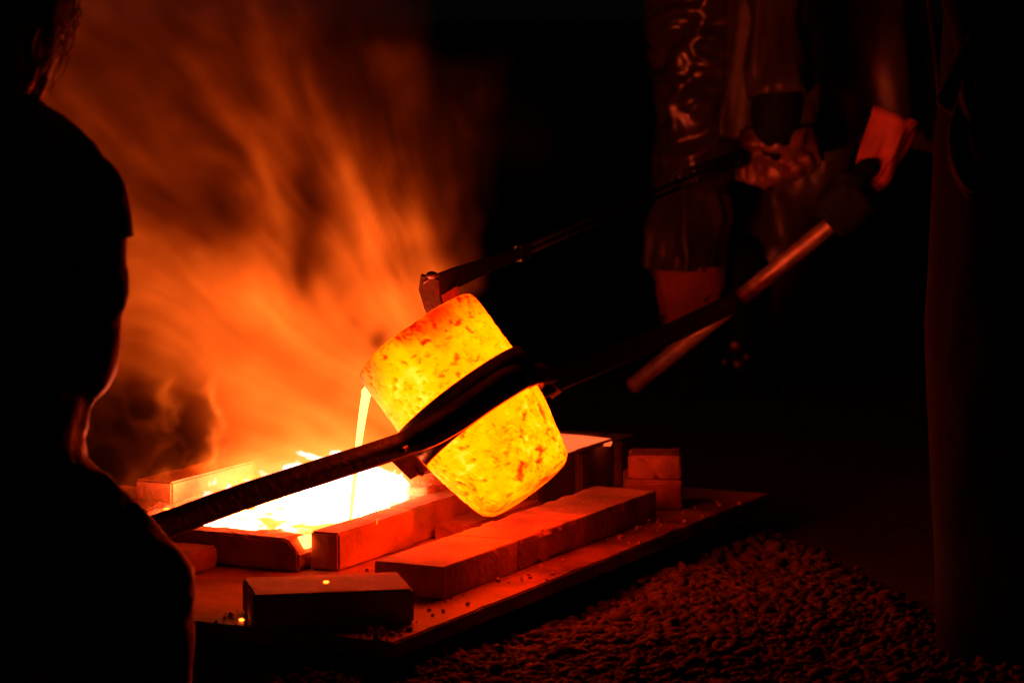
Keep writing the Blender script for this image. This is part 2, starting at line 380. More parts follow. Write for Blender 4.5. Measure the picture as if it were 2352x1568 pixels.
def gpt(u, v, z):
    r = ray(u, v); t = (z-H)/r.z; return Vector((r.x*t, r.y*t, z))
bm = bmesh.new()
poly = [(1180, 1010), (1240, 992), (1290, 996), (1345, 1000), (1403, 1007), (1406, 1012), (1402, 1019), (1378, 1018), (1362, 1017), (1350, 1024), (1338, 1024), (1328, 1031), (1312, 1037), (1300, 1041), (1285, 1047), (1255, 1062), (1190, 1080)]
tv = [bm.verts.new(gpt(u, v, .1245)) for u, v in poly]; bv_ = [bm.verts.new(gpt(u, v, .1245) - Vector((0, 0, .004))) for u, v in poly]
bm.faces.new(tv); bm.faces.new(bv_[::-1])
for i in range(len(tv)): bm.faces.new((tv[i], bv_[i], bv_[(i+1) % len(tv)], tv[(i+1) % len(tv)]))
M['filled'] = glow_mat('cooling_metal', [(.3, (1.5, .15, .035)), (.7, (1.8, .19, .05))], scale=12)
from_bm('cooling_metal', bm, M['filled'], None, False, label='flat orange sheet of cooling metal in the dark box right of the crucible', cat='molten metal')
# molten metal lying over the sand
def pool(s, t):
    ang = 2*math.pi*s; n = .12*math.sin(3*ang+1) + .07*math.sin(7*ang) + .05*math.sin(12*ang+2)
    r = t; return (.563 + .15*r*(1+n)*math.copysign(abs(math.cos(ang))**.75, math.cos(ang)), .475 + .13*r*(1+n*.6)*math.copysign(abs(math.sin(ang))**.75, math.sin(ang)))
bm = bmesh.new(); rings = []
for t in np.linspace(.02, 1, 16):
    rings.append([bm.verts.new(L(*pool(k/72, t), .0885 + .0035*(1-t**6) + .0022*math.sin(k*.9+t*9)*t*(1-t)*4)) for k in range(72)])
for i in range(15):
    for k in range(72): bm.faces.new((rings[i][k], rings[i][(k+1) % 72], rings[i+1][(k+1) % 72], rings[i+1][k]))
bm.faces.new(rings[0])
lowr = [bm.verts.new((v.co.x, v.co.y, .074)) for v in rings[-1]]
for k in range(72): bm.faces.new((rings[-1][k], rings[-1][(k+1) % 72], lowr[(k+1) % 72], lowr[k]))
from_bm('molten_metal', bm, M['metal'], None, True, label='white hot metal spread over the sand inside the brick wall', cat='molten metal')
# tongues of flame licking off the metal
FG = 'flames standing on the molten metal'
rs = np.random.RandomState(12)
def flame(a, b, h, w0, lean, label):
    bm = bmesh.new(); base = L(a, b, .086); pts = []; rad = []
    for i in range(9):
        t = i/8; pts.append(base + Vector((lean*t*t + .006*math.sin(3*t+a*40), .01*math.sin(2.4*t+b*30), h*t)))
        rad.append((w0*(1-t**2.2)*(1+.2*math.sin(3.1*t)) + .0004, w0*.6*(1-t**2.2) + .0004))
    p_, r_2 = smooth_path(pts, rad, 3); tube(bm, p_, r_2, 18)
    o = from_bm('flame', bm, M['flame'], None, True, label=label, cat='flame', group=FG)
    displace(o.data, lambda co: .010*fbm(co*38, 300, 3)); return o
flame(.64, .41, .022, .030, .006, 'rightmost white flame on the molten metal, behind the brightest orange brick')
flame(.62, .47, .026, .030, -.004, 'white flame just right of the falling metal stream')
flame(.58, .42, .016, .036, -.008, 'low white flame in front of the falling metal stream')
flame(.56, .52, .010, .032, -.02, 'white flame near the rear wall, behind the left arm of the shank')
flame(.50, .44, .014, .034, -.01, 'broad low white flame behind the wall notch')
flame(.50, .55, .008, .028, -.02, 'leftmost white flame, close to the glaring rear brick')
flame(.64, .54, .020, .028, -.012, 'tall white flame half hidden by the clamp of the shank')
# spill in the notch
bm = bmesh.new()
f0 = [bm.verts.new(L(.380, b, z)) for b, z in ((.3492, .0885), (.364, .0872), (.3585, .078), (.3535, .071), (.3495, .071))]
f1 = [bm.verts.new(L(.405, b, z)) for b, z in ((.3492, .0885), (.364, .0872), (.3585, .078), (.3535, .071), (.3495, .071))]
bm.faces.new(f0[::-1]); bm.faces.new(f1)
for i in range(5): bm.faces.new((f0[i], f0[(i+1) % 5], f1[(i+1) % 5], f1[i]))
from_bm('metal_spill', bm, M['stream'], None, True, label='short tongue of yellow metal running out through the wall notch', cat='molten metal')

# ------------------------------------------------------------------ crucible
D = (P(1690, 700, 5.7) - P(385, 1205, 3.78)).normalized()
U0 = Vector((-260, 107, 345)).normalized(); U = (U0 - D*U0.dot(D)).normalized(); W = D.cross(U)      # crucible axis (towards its mouth) and side
CM = P(1083, 945, 4.30)                                                       # centre of the holding ring
KS = 4.30/4.6*1.022
def crucible():
    root = empty('crucible', CM, label='glowing yellow crucible tipped over in the ring of the carrying shank', cat='crucible')
    prof = [(-.150, .0), (-.1495, .035), (-.149, .058), (-.1455, .071), (-.137, .0795), (-.125, .0835), (-.10, .0895), (-.06, .0985), (-.02, .1055), (.02, .1075), (.06, .107), (.10, .1075), (.132, .1075), (.142, .1065), (.1465, .103), (.1455, .096), (.135, .0935), (.06, .090), (-.08, .078), (-.125, .062), (-.13, .0)]
    # finer
    pr = []
    for (s0, r0), (s1, r1) in zip(prof[:-1], prof[1:]):
        n = max(1, int(math.hypot(s1-s0, r1-r0) / .003))
        for q in range(n): pr.append((s0+(s1-s0)*q/n, r0+(r1-r0)*q/n))
    pr.append(prof[-1]); pr = np.array(pr)
    for _ in range(2): pr[1:-1] = (pr[:-2] + 2*pr[1:-1] + pr[2:]) / 4
    n = 220; th = np.arange(n)*2*np.pi/n
    s = np.repeat(pr[:, 0], n); r = np.repeat(pr[:, 1], n); t = np.tile(th, len(pr))
    lip = np.arctan2(0, -1)                                              # direction of pouring lip: -D side
    ang = np.abs((t - np.pi + np.pi) % (2*np.pi) - np.pi)
    base = np.stack([r*np.cos(t), r*np.sin(t), s], 1)
    # pits and scale
    p = base
    wob = fbm(p*45+5, 3, 2)*.004 * np.array([[1]])[0]
    c1 = fbm(p*np.array([62, 62, 84]) + wob[:, None]*300, 11, 2)
    c2 = fbm(p*np.array([105, 105, 140])+9 + wob[:, None]*200, 14, 2)
    lower = np.clip((.02 - s)/.10, 0, 1)
    def cells(q, seed):
        f = np.floor(q); d1 = np.full(len(q), 9.); d2 = np.full(len(q), 9.); v = np.zeros(len(q))
        for dx in (-1, 0, 1):
            for dy in (-1, 0, 1):
                for dz in (-1, 0, 1):
                    g = f + np.array([dx, dy, dz]); gi = g.astype(int)
                    pt = g + .5 + .45*np.stack([_h(gi[:, 0], gi[:, 1], gi[:, 2], seed+k) for k in range(3)], 1)
                    d = np.linalg.norm(q-pt, axis=1); val = _h(gi[:, 0], gi[:, 1], gi[:, 2], seed+9)
                    n_ = d < d1; d2 = np.where(n_, d1, np.minimum(d2, d)); v = np.where(n_, val, v); d1 = np.where(n_, d, d1)
        return d1, d2, v
    qw = p*np.array([30, 30, 40]) + 1.1*np.stack([vn(p*90, 71), vn(p*90+5, 72), vn(p*90+9, 73)], 1)
    d1, d2, cv = cells(qw, 400); flake = np.clip(1-(d2-d1)/.13, 0, 1)*np.clip(fbm(p*30+7, 75, 2)*3 + .1 + .7*lower, 0, 1)
    qx = p*130 + .8*np.stack([vn(p*160, 81), vn(p*160+5, 82), vn(p*160+9, 83)], 1)
    e1, e2, cw = cells(qx, 440)
    bigpit = np.clip((cw-.80)/.1, 0, 1)*np.clip(1-e1/.5, 0, 1)
    pit = np.clip((c1 - (.43 - .05*lower))/.10, 0, 1); pit2 = np.clip((c2 - (.47-.13*lower))/.12, 0, 1)
    crack = np.clip(1 - np.abs(fbm(p*48+31, 8, 3))/.02, 0, 1) * np.clip((fbm(p*25+3, 21, 2) + .05 + .2*lower)*3, 0, 1)
    lump = fbm(p*22, 4, 3)
    outer = (np.repeat(np.arange(len(pr)), n) < np.argmax(pr[:, 0]))
    off = (.0012*lump - .0030*pit - .0015*pit2 - .0012*crack - .0012*flake - .003*bigpit + .0006*cv) * outer
    rr = r + off * (r > .02)
    # pouring lip: pulled outwards on the low side of the mouth
    lipk = np.exp(-(((t - math.pi)/.38)**2)) * np.clip((s-.07)/.075, 0, 1)**1.3
    rr = rr + .010*lipk
    co = np.stack([rr*np.cos(t), rr*np.sin(t), s], 1)
    heat = .74 + .16*fbm(p*18+2, 31, 3) + .10*fbm(p*60, 33, 2)
    heat = heat - .46*pit - .24*pit2 - .2*crack - .22*flake + .12*cv*(.35+.65*lower) + .035*cw - .5*bigpit
    heat = heat + .07 - .64*np.clip((s - .088 + .02*fbm(p*12, 41, 2))/.055, 0, 1)**1.1 * (1-.35*np.exp(-((t-math.pi)/.25)**2))   # cooled towards the rim
    heat = heat - .30*np.clip((-s-.108 + .03*np.cos(t+.6))/.035, 0, 1) - .10*lower*np.clip(fbm(p*16+8, 51, 2)*2+.3, 0, 1)
    heat = heat + .10*np.exp(-((t-math.pi)/.35)**2)
    heat = np.where(outer, heat, .8)
    heat = heat.clip(0.02, 1)
    Rm = np.array([[*D], [*W], [*U]]).astype(float)                     # local x = D
    # local x axis should have the lip at -D; t = pi -> -D
    wco = co @ Rm
    me = bpy.data.meshes.new('vessel'); m_ = len(pr)
    faces = [(i*n+k, i*n+(k+1) % n, (i+1)*n+(k+1) % n, (i+1)*n+k) for i in range(m_-1) for k in range(n)]
    me.from_pydata((wco*KS).tolist(), [], faces); me.update()
    at = me.attributes.new('glow_level', 'FLOAT', 'POINT'); at.data.foreach_set('value', heat.astype(np.float32))
    o = bpy.data.objects.new('vessel', me); COL.objects.link(o); me.materials.append(M['crucible']); o.parent = root
    for f in me.polygons: f.use_smooth = True
    # metal inside
    return root
crucible()

# ------------------------------------------------------------------ carrying shank
def flat_bar(bm, pts, w_dir, wid, thick):
    """rectangular bar swept along pts; w_dir: direction of the wide side (single or list); wid list"""
    pts = [Vector(p) for p in pts]; n = len(pts); rings = []
    for i in range(n):
        T = (pts[min(i+1, n-1)] - pts[max(i-1, 0)]).normalized(); wd = w_dir[i] if isinstance(w_dir, list) else w_dir
        A = (wd - T*wd.dot(T)).normalized(); B = T.cross(A); hw = (wid[i] if isinstance(wid, (list, tuple)) else wid)/2; ht = (thick[i] if isinstance(thick, (list, tuple)) else thick)/2
        rings.append([bm.verts.new(pts[i] + A*x*hw + B*y*ht) for x, y in ((-1, -1), (1, -1), (1, 1), (-1, 1))])
    for i in range(n-1):
        for k in range(4): bm.faces.new((rings[i][k], rings[i][(k+1) % 4], rings[i+1][(k+1) % 4], rings[i+1][k]))
    bm.faces.new(rings[0][::-1]); bm.faces.new(rings[-1])
def bev(bm, o=.001):
    e = [x for x in bm.edges if len(x.link_faces) == 2 and x.calc_face_angle() > .6]
    bmesh.ops.bevel(bm, geom=e, offset=o, segments=2, affect='EDGES')
sh = empty('carrying_shank', CM, label='long black shank with a ring round the glowing crucible and a rusty T handle', cat='ladle shank')
def ring(name, s, hgt, r, thick, tilt=0):
    bm = bmesh.new(); n = 96; pts = []
    rings = []
    for k in range(n):
        t = 2*math.pi*k/n; e = D*math.cos(t) + W*math.sin(t); c0 = CM + U*(s + tilt*math.cos(t))*KS
        rr = r*KS + .0006*math.sin(5*t)
        rings.append([bm.verts.new(c0 + e*(rr + dx) + U*dz) for dx, dz in ((0, -hgt/2), (thick, -hgt/2), (thick, hgt/2), (0, hgt/2))])
    for k in range(n):
        a, b = rings[k], rings[(k+1) % n]
        for q in range(4): bm.faces.new((a[q], a[(q+1) % 4], b[(q+1) % 4], b[q]))
    bev(bm, .001)
    o = from_bm(name, bm, M['iron'], None, True); o.parent = sh; o.matrix_parent_inverse = Matrix.Translation(-CM); return o
def part(name, bm, m, root, smooth=False, **k):
    o = from_bm(name, bm, m, None, smooth, **k); o.parent = root; o.matrix_parent_inverse = Matrix.Translation(-Vector(root.location)); return o
ring('ring', .012, .044, .1095, .008, .002)
ring('lower_ring', -.022, .018, .1105, .006)
# near side cheek: the flat strip that bends from the left arm over the ring to the right arm
def arm_pts(pairs): return [P(u, v, y) for u, v, y in pairs]
bm = bmesh.new()
pts, _ = smooth_path(arm_pts([(395, 1200, 3.79), (560, 1140, 3.90), (760, 1075, 4.03), (905, 1028, 4.12), (965, 1003, 4.15), (1040, 962, 4.172), (1120, 907, 4.188), (1195, 865, 4.23), (1262, 857, 4.42)]), [.02]*9, 5)
pts = pts[3:-3]; wl = []
for i, p in enumerate(pts):
    t = i/(len(pts)-1); wl.append(.034 - .002*t + (.009 if .42 < t < .95 else 0)*min(1, (t-.42)*8)*min(1, (.95-t)*8))
ext = [P(150, 1288, 3.62), P(250, 1252, 3.69)]
flat_bar(bm, ext + pts, U, [.034, .034] + wl, .011); bev(bm, .0015)
part('left_arm', bm, M['iron'], sh, True)
bm = bmesh.new()
flat_bar(bm, arm_pts([(1215, 902, 4.32), (1262, 880, 4.46), (1400, 824, 4.80), (1560, 756, 5.28), (1695, 690, 5.70)]), U, [.034, .033, .033, .034, .036], .012); bev(bm, .0015)
part('right_arm', bm, M['iron'], sh)
bm = bmesh.new()
flat_bar(bm, arm_pts([(1247, 872, 4.44), (1280, 902, 4.45)]), D, .014, .02); bev(bm, .001); part('clamp_lug', bm, M['iron'], sh)
# clamp box under the ring on the left
bm = bmesh.new()
flat_bar(bm, arm_pts([(905, 1030, 4.135), (962, 1086, 4.20)]), W, .03, .006)
flat_bar(bm, arm_pts([(930, 1036, 4.14), (1040, 985, 4.17)]), U, .012, .012); bev(bm, .001)
part('clamp_plate', bm, M['iron'], sh)
bm = bmesh.new(); tube(bm, [P(958, 1083, 4.185), P(974, 1087, 4.185)], [.0045, .0045], 10); part('bolt', bm, M['brass'], sh)
bm = bmesh.new(); tube(bm, [P(925, 1034, 4.118), P(935, 1028, 4.128)], [.004, .004], 8); part('bolt', bm, M['brass'], sh)
# T handle
bm = bmesh.new()
a, b = P(1452, 888, 5.82), P(1990, 449, 5.58)
pp = [a + (b-a)*t for t in np.linspace(0, 1, 60)]
tube(bm, pp, [.0165 + .0006*math.sin(i*1.7)*math.sin(i*.6) for i in range(60)], 28)
bev(bm, .001)
part('tee_handle', bm, M['pipe'], sh, True)
bm = bmesh.new(); tube(bm, [a - (b-a).normalized()*.0008 + (b-a)*0, a + (b-a).normalized()*.002], [.0135, .0135], 24); part('bore_shade', bm, M['blackglove'], sh)  # flat black disc painted for the shade inside the open pipe

# ------------------------------------------------------------------ skimming bar held over the mouth
kb = empty('skimming_bar', P(1300, 540, 5.2), label='long black bar with a hooked blade held over the crucible mouth', cat='skimmer')
bm = bmesh.new()
flat_bar(bm, arm_pts([(1003, 655, 4.42), (1040, 640, 4.50), (1110, 612, 4.70), (1195, 582, 4.94)]), Vector((0, 0, 1)), [.032, .031, .024, .017], .008); bev(bm, .001)
part('blade_shank', bm, M['iron'], kb)
for off in (0, 17):
    bm = bmesh.new(); tube(bm, arm_pts([(1185, 576+off*.9, 4.92), (1380, 490+off, 5.36), (1560, 416+off, 5.8), (1900, 283+off, 6.45)]), [.0042, .004, .004, .004], 10)
    part('rod', bm, M['iron'], kb, True)
bm = bmesh.new(); flat_bar(bm, arm_pts([(1190, 583, 4.93), (1215, 573, 4.99)]), Vector((0, 0, 1)), .026, .012); bev(bm, .001); part('collar', bm, M['iron'], kb)
bm = bmesh.new()
flat_bar(bm, arm_pts([(988, 636, 4.42), (985, 665, 4.43), (997, 705, 4.44), (1012, 745, 4.46)]), Vector((1, -.35, 0)).normalized(), [.028, .03, .03, .026], .006); bev(bm, .001)
part('hook', bm, M['soot'], kb)
bm = bmesh.new()
flat_bar(bm, arm_pts([(1012, 697, 4.44), (1052, 672, 4.49)]), Vector((0, .2, 1)).normalized(), .022, .004); bev(bm, .0006); part('scraper', bm, M['brick2'], kb)
bm = bmesh.new(); ball(bm, P(992, 632, 4.41), (.009, .009, .006)); tube(bm, [P(972, 650, 4.41), P(992, 634, 4.41)], [.002, .004], 8); part('rivet', bm, M['iron'], kb, True)
# coiled spring grip
bm = bmesh.new()
c0, c1 = P(1556, 414, 5.8), P(1712, 362, 6.1); ax = (c1-c0).normalized(); s1_ = ax.cross(Vector((0, 0, 1))).normalized(); s2_ = ax.cross(s1_)
N_ = 15*12; pts = [c0 + (c1-c0)*i/N_ + (s1_*math.cos(i*2*math.pi/12) + s2_*math.sin(i*2*math.pi/12))*.0165 for i in range(N_+1)]
tube(bm, pts, [.0026]*(N_+1), 6); part('coil_grip', bm, M['iron'], kb, True)

# ------------------------------------------------------------------ pouring stream, embers, sparks
bm = bmesh.new()
l0 = P(846, 889, 4.385); hit = P(803, 1186, 4.37); hit.z = .086
pts = []; rad = []
for i in range(34):
    t = i/33; z = l0.z + (hit.z-l0.z)*t; x = l0.x + (hit.x-l0.x)*t**.75; y = l0.y + (hit.y-l0.y)*t**.7
    pts.append(Vector((x, y, z))); wob = .0007*math.sin(i*.9)
    rad.append((.0052*(1-t)**1.4 + .0027 + wob*(1+t), .0045*(1-t)**1.4 + .0026))
rad[0] = (.005, .005); rad[1] = (.008, .008)
tube(bm, pts, rad, 16)
from_bm('metal_stream', bm, M['stream'], None, True, label='thin bright stream of metal falling from the crucible lip', cat='molten metal')

def ember(p, r, label, m='ember', stretch=(1, 1, 1), group=None, seed=0):
    bm = bmesh.new(); bmesh.ops.create_icosphere(bm, subdivisions=2, radius=r)
    for v in bm.verts:
        k = 1 + .25*rnd.uniform(-1, 1); v.co = Vector((v.co.x*stretch[0], v.co.y*stretch[1], v.co.z*stretch[2]))*k
    o = from_bm('ember', bm, M[m], None, True, label=label, cat='ember', group=group); o.location = p; return o
ember(P(749, 1329, 3.93) * 1, .0034, 'small glowing crumb on top of the loose front brick', stretch=(1.3, 1, .6)).location.z = .0885
e_ = P(555, 1433, 3.90); e_.z = .0435; ember(e_, .0031, 'small glowing crumb on the plate at the left of the loose brick', stretch=(1.2, 1, .7))
EG = 'glowing crumbs along the inner edge of the sand bed'
for i, (u, v, r) in enumerate([(385, 1172, .004), (412, 1170, .006), (436, 1166, .006), (446, 1164, .005), (486, 1155, .004), (500, 1148, .006), (522, 1141, .005), (534, 1139, .005), (548, 1134, .006), (330, 1146, .0035)]):
    r_ = ray(u, v); t_ = (.0885 - H)/r_.z; q = Vector((r_.x*t_, r_.y*t_, .0885+r*.5))
    ember(q, r, 'glowing yellow crumb of metal on the orange sand left of the long bar', 'ember' if i < 9 else 'emberdim', (1.5, 1, .7), EG)
SG = 'thin spark trails in front of the pit wall'
ember(P(866, 1195, 4.24), .0011, 'lower of two tiny sparks flying in front of the brightest orange brick', 'emberdim', (.8, .8, 5), SG)
ember(P(874, 1172, 4.25), .0010, 'upper of two tiny sparks flying in front of the brightest orange brick', 'emberdim', (.9, .8, 4), SG)

# ------------------------------------------------------------------ hands
def grip_hand(name, c0, axis, back, R, wrist, m, parent, sc=1., thumb=1, voxel=.0035, cuff=None, disp=None):
    """gloved hand closed round a bar through c0 along axis; back: from the bar towards the knuckles; wrist: wrist point"""
    axis = Vector(axis).normalized(); back = Vector(back); back = (back - axis*back.dot(axis)).normalized(); side = axis.cross(back)
    bm = bmesh.new(); fr = .0115*sc
    wv = (Vector(wrist)-c0); sgn = 1 if wv.dot(side) > 0 else -1
    lens = [3.5, 3.9, 3.7, 3.0]
    for i in range(4):
        off = axis*((i-1.5)*.022*sc*thumb); pts = []
        n = 9
        for q in range(n):
            th = (-1.15 + lens[i]*q/(n-1)) * -sgn + 0
            rr = R + fr*.95 + (.006*sc if q in (2, 5) else 0)
            pts.append(c0 + off + back*math.cos(th)*rr + side*math.sin(th)*rr)
        tube(bm, *smooth_path(pts, [fr*1.05]*3 + [fr]*3 + [fr*.92]*3, 2), 12)
    pc = c0 + back*(R+.016*sc) + side*sgn*(R+.012)
    k = [c0 + axis*((i-1.5)*.021*sc*thumb) + back*(R+fr*.9) + side*sgn*.012 for i in range(4)]
    for i in range(4): limb(bm, [k[i], pc + axis*((i-1.5)*.016*sc), Vector(wrist)], [.0135*sc, .018*sc, .02*sc], 12)
    # thumb from the side of the palm, closing the other way
    tb = pc - axis*.038*sc*thumb*-1
    tpts = [pc + axis*thumb*.030*sc + side*sgn*.012]
    for q in range(5):
        th = (.75 + 1.6*q/4) * sgn
        tpts.append(c0 + axis*thumb*(.047+.002*q)*sc*.9 + back*math.cos(th)*(R+fr) + side*math.sin(th)*(R+fr))
    limb(bm, tpts, [.016*sc, .014*sc, .0135*sc, .0125*sc, .012*sc, .011*sc], 12)
    o = fuse(name, bm, m, voxel, None, 3, disp)
    o.parent = parent; o.matrix_parent_inverse = Matrix.Translation(-Vector(parent.location)); return o
def wr(amp, sc=(20, 20, 20), s=0, pw=1):
    def f(co):
        p = co*np.array(sc); q = p + .9*np.stack([vn(p*.5+3, s), vn(p*.5+7, s+1), vn(p*.5+11, s+2)], 1)
        return amp*(np.clip(1-2*np.abs(fbm(q, s+3, 3)), 0, 1)**pw - .5)
    return f
def pf(name, bm, m, voxel, root, sm=4, disp=None, **k):
    o = fuse(name, bm, m, voxel, None, sm, disp, **k); o.parent = root; o.matrix_parent_inverse = Matrix.Translation(-Vector(root.location)); return o

# ------------------------------------------------------------------ crouching person, left foreground
A = 3.3; PX = 1/2090.
def Q(u, v, dy=0):
    p = P(u, v, A); p.y += dy; return p                                   # dy: depth, the body is built round the plane Y = A
lp = empty('person', Vector((-.62, 3.3, GZ)), label='person in dark clothes crouching at the left edge, black against the fire', cat='person')
bm = bmesh.new()
r_ = lambda px: px*PX
# torso
limb(bm, [Q(-150, 1230), Q(-140, 1080), Q(-120, 950), Q(-110, 780), Q(-100, 600), Q(-110, 450), Q(-120, 350)],
     [(r_(300), .13), (r_(312), .14), (r_(322), .135), (r_(318), .14), (r_(300), .15), (r_(250), .15), (r_(170), .12)], 28, up=(1, 0, 0))
# shoulder girdle towards the near shoulder and the arm
limb(bm, [Q(-80, 240), Q(45, 318), Q(120, 382), Q(190, 452)], [r_(80), r_(99), r_(104), r_(102)], 20)
limb(bm, [Q(-80, 300), Q(-220, 400, .02)], [r_(100), r_(95)], 20)
limb(bm, [Q(190, 452), Q(203, 560), Q(196, 700), Q(192, 812), Q(170, 850, .03)], [r_(102), r_(99), r_(96), r_(92), r_(80)], 20)
limb(bm, [Q(178, 828), Q(120, 860, .18), Q(20, 1010, .36), Q(-60, 1120, .46)], [r_(84), r_(76), r_(62), r_(52)], 18)
# far arm
limb(bm, [Q(-240, 420, .05), Q(-330, 700, .12), Q(-330, 850, .2), Q(-200, 1120, .42)], [r_(100), r_(90), r_(80), r_(55)], 16)
# neck, head
limb(bm, [Q(-60, 330), Q(-30, 210), Q(-20, 130)], [r_(110), r_(100), r_(95)], 18)
ball(bm, Q(-20, -20, 0), (r_(150), .095, r_(215)), 24)
ball(bm, Q(-30, 110, .075), (r_(95), .035, r_(95)), 18)
ball(bm, Q(-30, 20, .115), (r_(22), .02, r_(40)), 12)
# pelvis and legs
ball(bm, Q(-160, 1240, -.02), (r_(330), .16, r_(190)), 24)
limb(bm, [Q(-120, 1180, -.04), Q(40, 1118, -.02), Q(155, 1152), Q(262, 1248), Q(360, 1346)], [r_(190), r_(140), r_(106), r_(102), r_(94)], 22)
limb(bm, [Q(352, 1350), Q(310, 1460), Q(290, 1640), Q(285, 1820), Q(290, 1890)], [r_(98), r_(142), r_(140), r_(86), r_(70)], 20)
limb(bm, [Q(250, 1330), Q(120, 1400), Q(-40, 1480), Q(-150, 1400)], [r_(120), r_(120), r_(130), r_(140)], 20)
limb(bm, [Q(-220, 1200, .1), Q(-100, 1250, .3), Q(40, 1300, .42)], [r_(170), r_(130), r_(100)], 20)
limb(bm, [Q(40, 1300, .42), Q(10, 1500, .42), Q(-20, 1700, .4)], [r_(96), r_(90), r_(64)], 18)
body = pf('body', bm, M['darkcloth'], .011, lp, 3, wr(.007, (16, 16, 16), 60))
# short sleeve ending in a loose hem
bm = bmesh.new(); tube(bm, [Q(188, 440), Q(200, 500), Q(204, 549)], [r_(103), r_(103), r_(104)], 32, False)
part('sleeve', bm, M['darkcloth'], lp, True)
bm = bmesh.new(); limb(bm, [Q(300, 1880), Q(330, 1930), Q(480, 1945), Q(540, 1950)], [(.035, .045), (.038, .048), (.032, .046), (.022, .036)], 16)
pf('boot', bm, M['blackglove'], .008, lp, 3)
bm = bmesh.new(); limb(bm, [Q(-30, 1700, .4), Q(0, 1740, .42), Q(140, 1750, .5)], [(.035, .045), (.038, .048), (.026, .04)], 16)
pf('boot', bm, M['blackglove'], .008, lp, 3)
# hair: cap plus many separate strands catching the fire on the rim
bm = bmesh.new(); ball(bm, Q(-25, -30, -.012), (r_(162), .104, r_(225)), 26); limb(bm, [Q(-6, -60, -.02), Q(4, 60, -.03), Q(-2, 150, -.04)], [(r_(150), .09), (r_(146), .085), (r_(128), .07)], 24, up=(1, 0, 0))
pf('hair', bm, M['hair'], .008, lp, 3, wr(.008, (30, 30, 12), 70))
bm = bmesh.new(); rs = np.random.RandomState(8)
for i in range(420):
    ph = rs.uniform(-1.1, 1.1); d = rs.uniform(-.06, .05)
    v0 = rs.uniform(-230, 60); ln = rs.uniform(60, 210); u0 = 140 + rs.normal(0, 13) - 50*(1-math.cos(ph))*0
    pts = []; cur = rs.normal(0, 14)
    for q in range(6):
        v = v0 + ln*q/5
        e = 1 - ((v+30)/330.)**2*.55
        uu = -20 + (u0+20)*max(e, .2) + cur*math.sin(q*1.1+ph) + (rs.normal(0, 3))
        if v > 170: uu -= (v-170)*.35
        pts.append(Q(uu, v, d - .01))
    tube(bm, pts, [.0010, .0011, .0011, .0010, .0007, .0003], 4)
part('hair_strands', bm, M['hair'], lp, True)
bm = bmesh.new()
for k in range(9):
    t = k/8; 
pp = [Q(120, 62), Q(106, 88), Q(100, 118), Q(108, 142), Q(118, 150)]
pq, rq = smooth_path([Vector(p)+Vector((0, -.105, 0)) for p in pp], [.003, .005, .005, .004, .003], 3); tube(bm, pq, rq, 8)
part('ear', bm, M['skin'], lp, True)
gx = P(150, 1288, 3.62)
grip_hand('glove', gx, D, Vector((0, -.3, 1)), .016, gx + Vector((-.03, -.07, .055)), M['blackglove'], lp, 1.05, 1)
bm = bmesh.new(); limb(bm, [Q(-60, 1120, .46), gx + Vector((-.05, -.10, .07)), gx + Vector((-.03, -.07, .055))], [.03, .034, .026], 14); pf('cuff', bm, M['blackglove'], .007, lp, 3)
gx2 = gx - D*.13
grip_hand('glove', gx2, D, Vector((0, -.3, 1)), .016, gx2 + Vector((-.03, -.07, .055)), M['blackglove'], lp, 1.05, 1)
bm = bmesh.new(); limb(bm, [Q(-200, 1120, .42), gx2 + Vector((-.03, -.07, .055))], [.03, .028], 14); pf('cuff', bm, M['blackglove'], .007, lp, 3)

# ------------------------------------------------------------------ helper on the right, standing behind the fire
B_ = 6.6
def R2(u, v, dy=0):
    p = P(u, v, B_); p.y += dy; return p
q_ = lambda px: px/1045.
rp = empty('person', Vector((.55, 6.6, GZ)), label='worker in shiny creased protective clothes standing at the right, one mitt on the T handle', cat='person')
bm = bmesh.new()
limb(bm, [R2(1700, -260), R2(1640, -120), R2(1608, 0), R2(1600, 180), R2(1594, 330), R2(1590, 470), R2(1576, 600)], [q_(130), q_(126), q_(118), q_(100), q_(84), q_(84), q_(80)], 22)
limb(bm, [R2(1990, -260, .05), R2(2000, 0, .08), R2(1900, 300, .1), R2(1800, 560, .12), R2(1740, 720, .12)], [q_(130), q_(120), q_(95), q_(84), q_(70)], 22)
limb(bm, [R2(1860, -210, -.02), R2(1860, -400, -.1), R2(1850, -560, -.22), R2(1850, -640, -.26)], [(.2, .13), (.19, .12), (.21, .12), (.13, .09)], 26, up=(1, 0, 0))
limb(bm, [R2(1850, -640, -.26), R2(1845, -740, -.34)], [.06, .055], 14)
ball(bm, R2(1840, -830, -.40), (.078, .1, .115), 22); ball(bm, R2(1838, -800, -.505), (.012, .02, .02), 10)
limb(bm, [R2(1670, -560, -.22), R2(1690, -330, -.35), R2(1745, -110, -.45), R2(1775, 120, -.5), R2(1782, 230, -.5)], [.066, .058, .05, .044, .04], 18)
limb(bm, [R2(2040, -560, -.22), R2(2120, -300, -.4), R2(2150, -60, -.6), R2(2130, 130, -.8), R2(2105, 290, -.95)], [.066, .058, .05, .044, .038], 18)
pf('body', bm, M['jacket'], .012, rp, 3, wr(.026, (8, 8, 6), 80))
# creased trouser leg over the body, glossy
bm = bmesh.new()
limb(bm, [R2(1650, -160, -.03), R2(1612, 0, -.03), R2(1604, 180, -.03), R2(1598, 330, -.03), R2(1590, 430, -.03)], [q_(126), q_(118), q_(100), q_(86), q_(80)], 26)
pf('trouser_leg', bm, M['leather'], .008, rp, 2, wr(.036, (11, 11, 11), 91, 1.0))
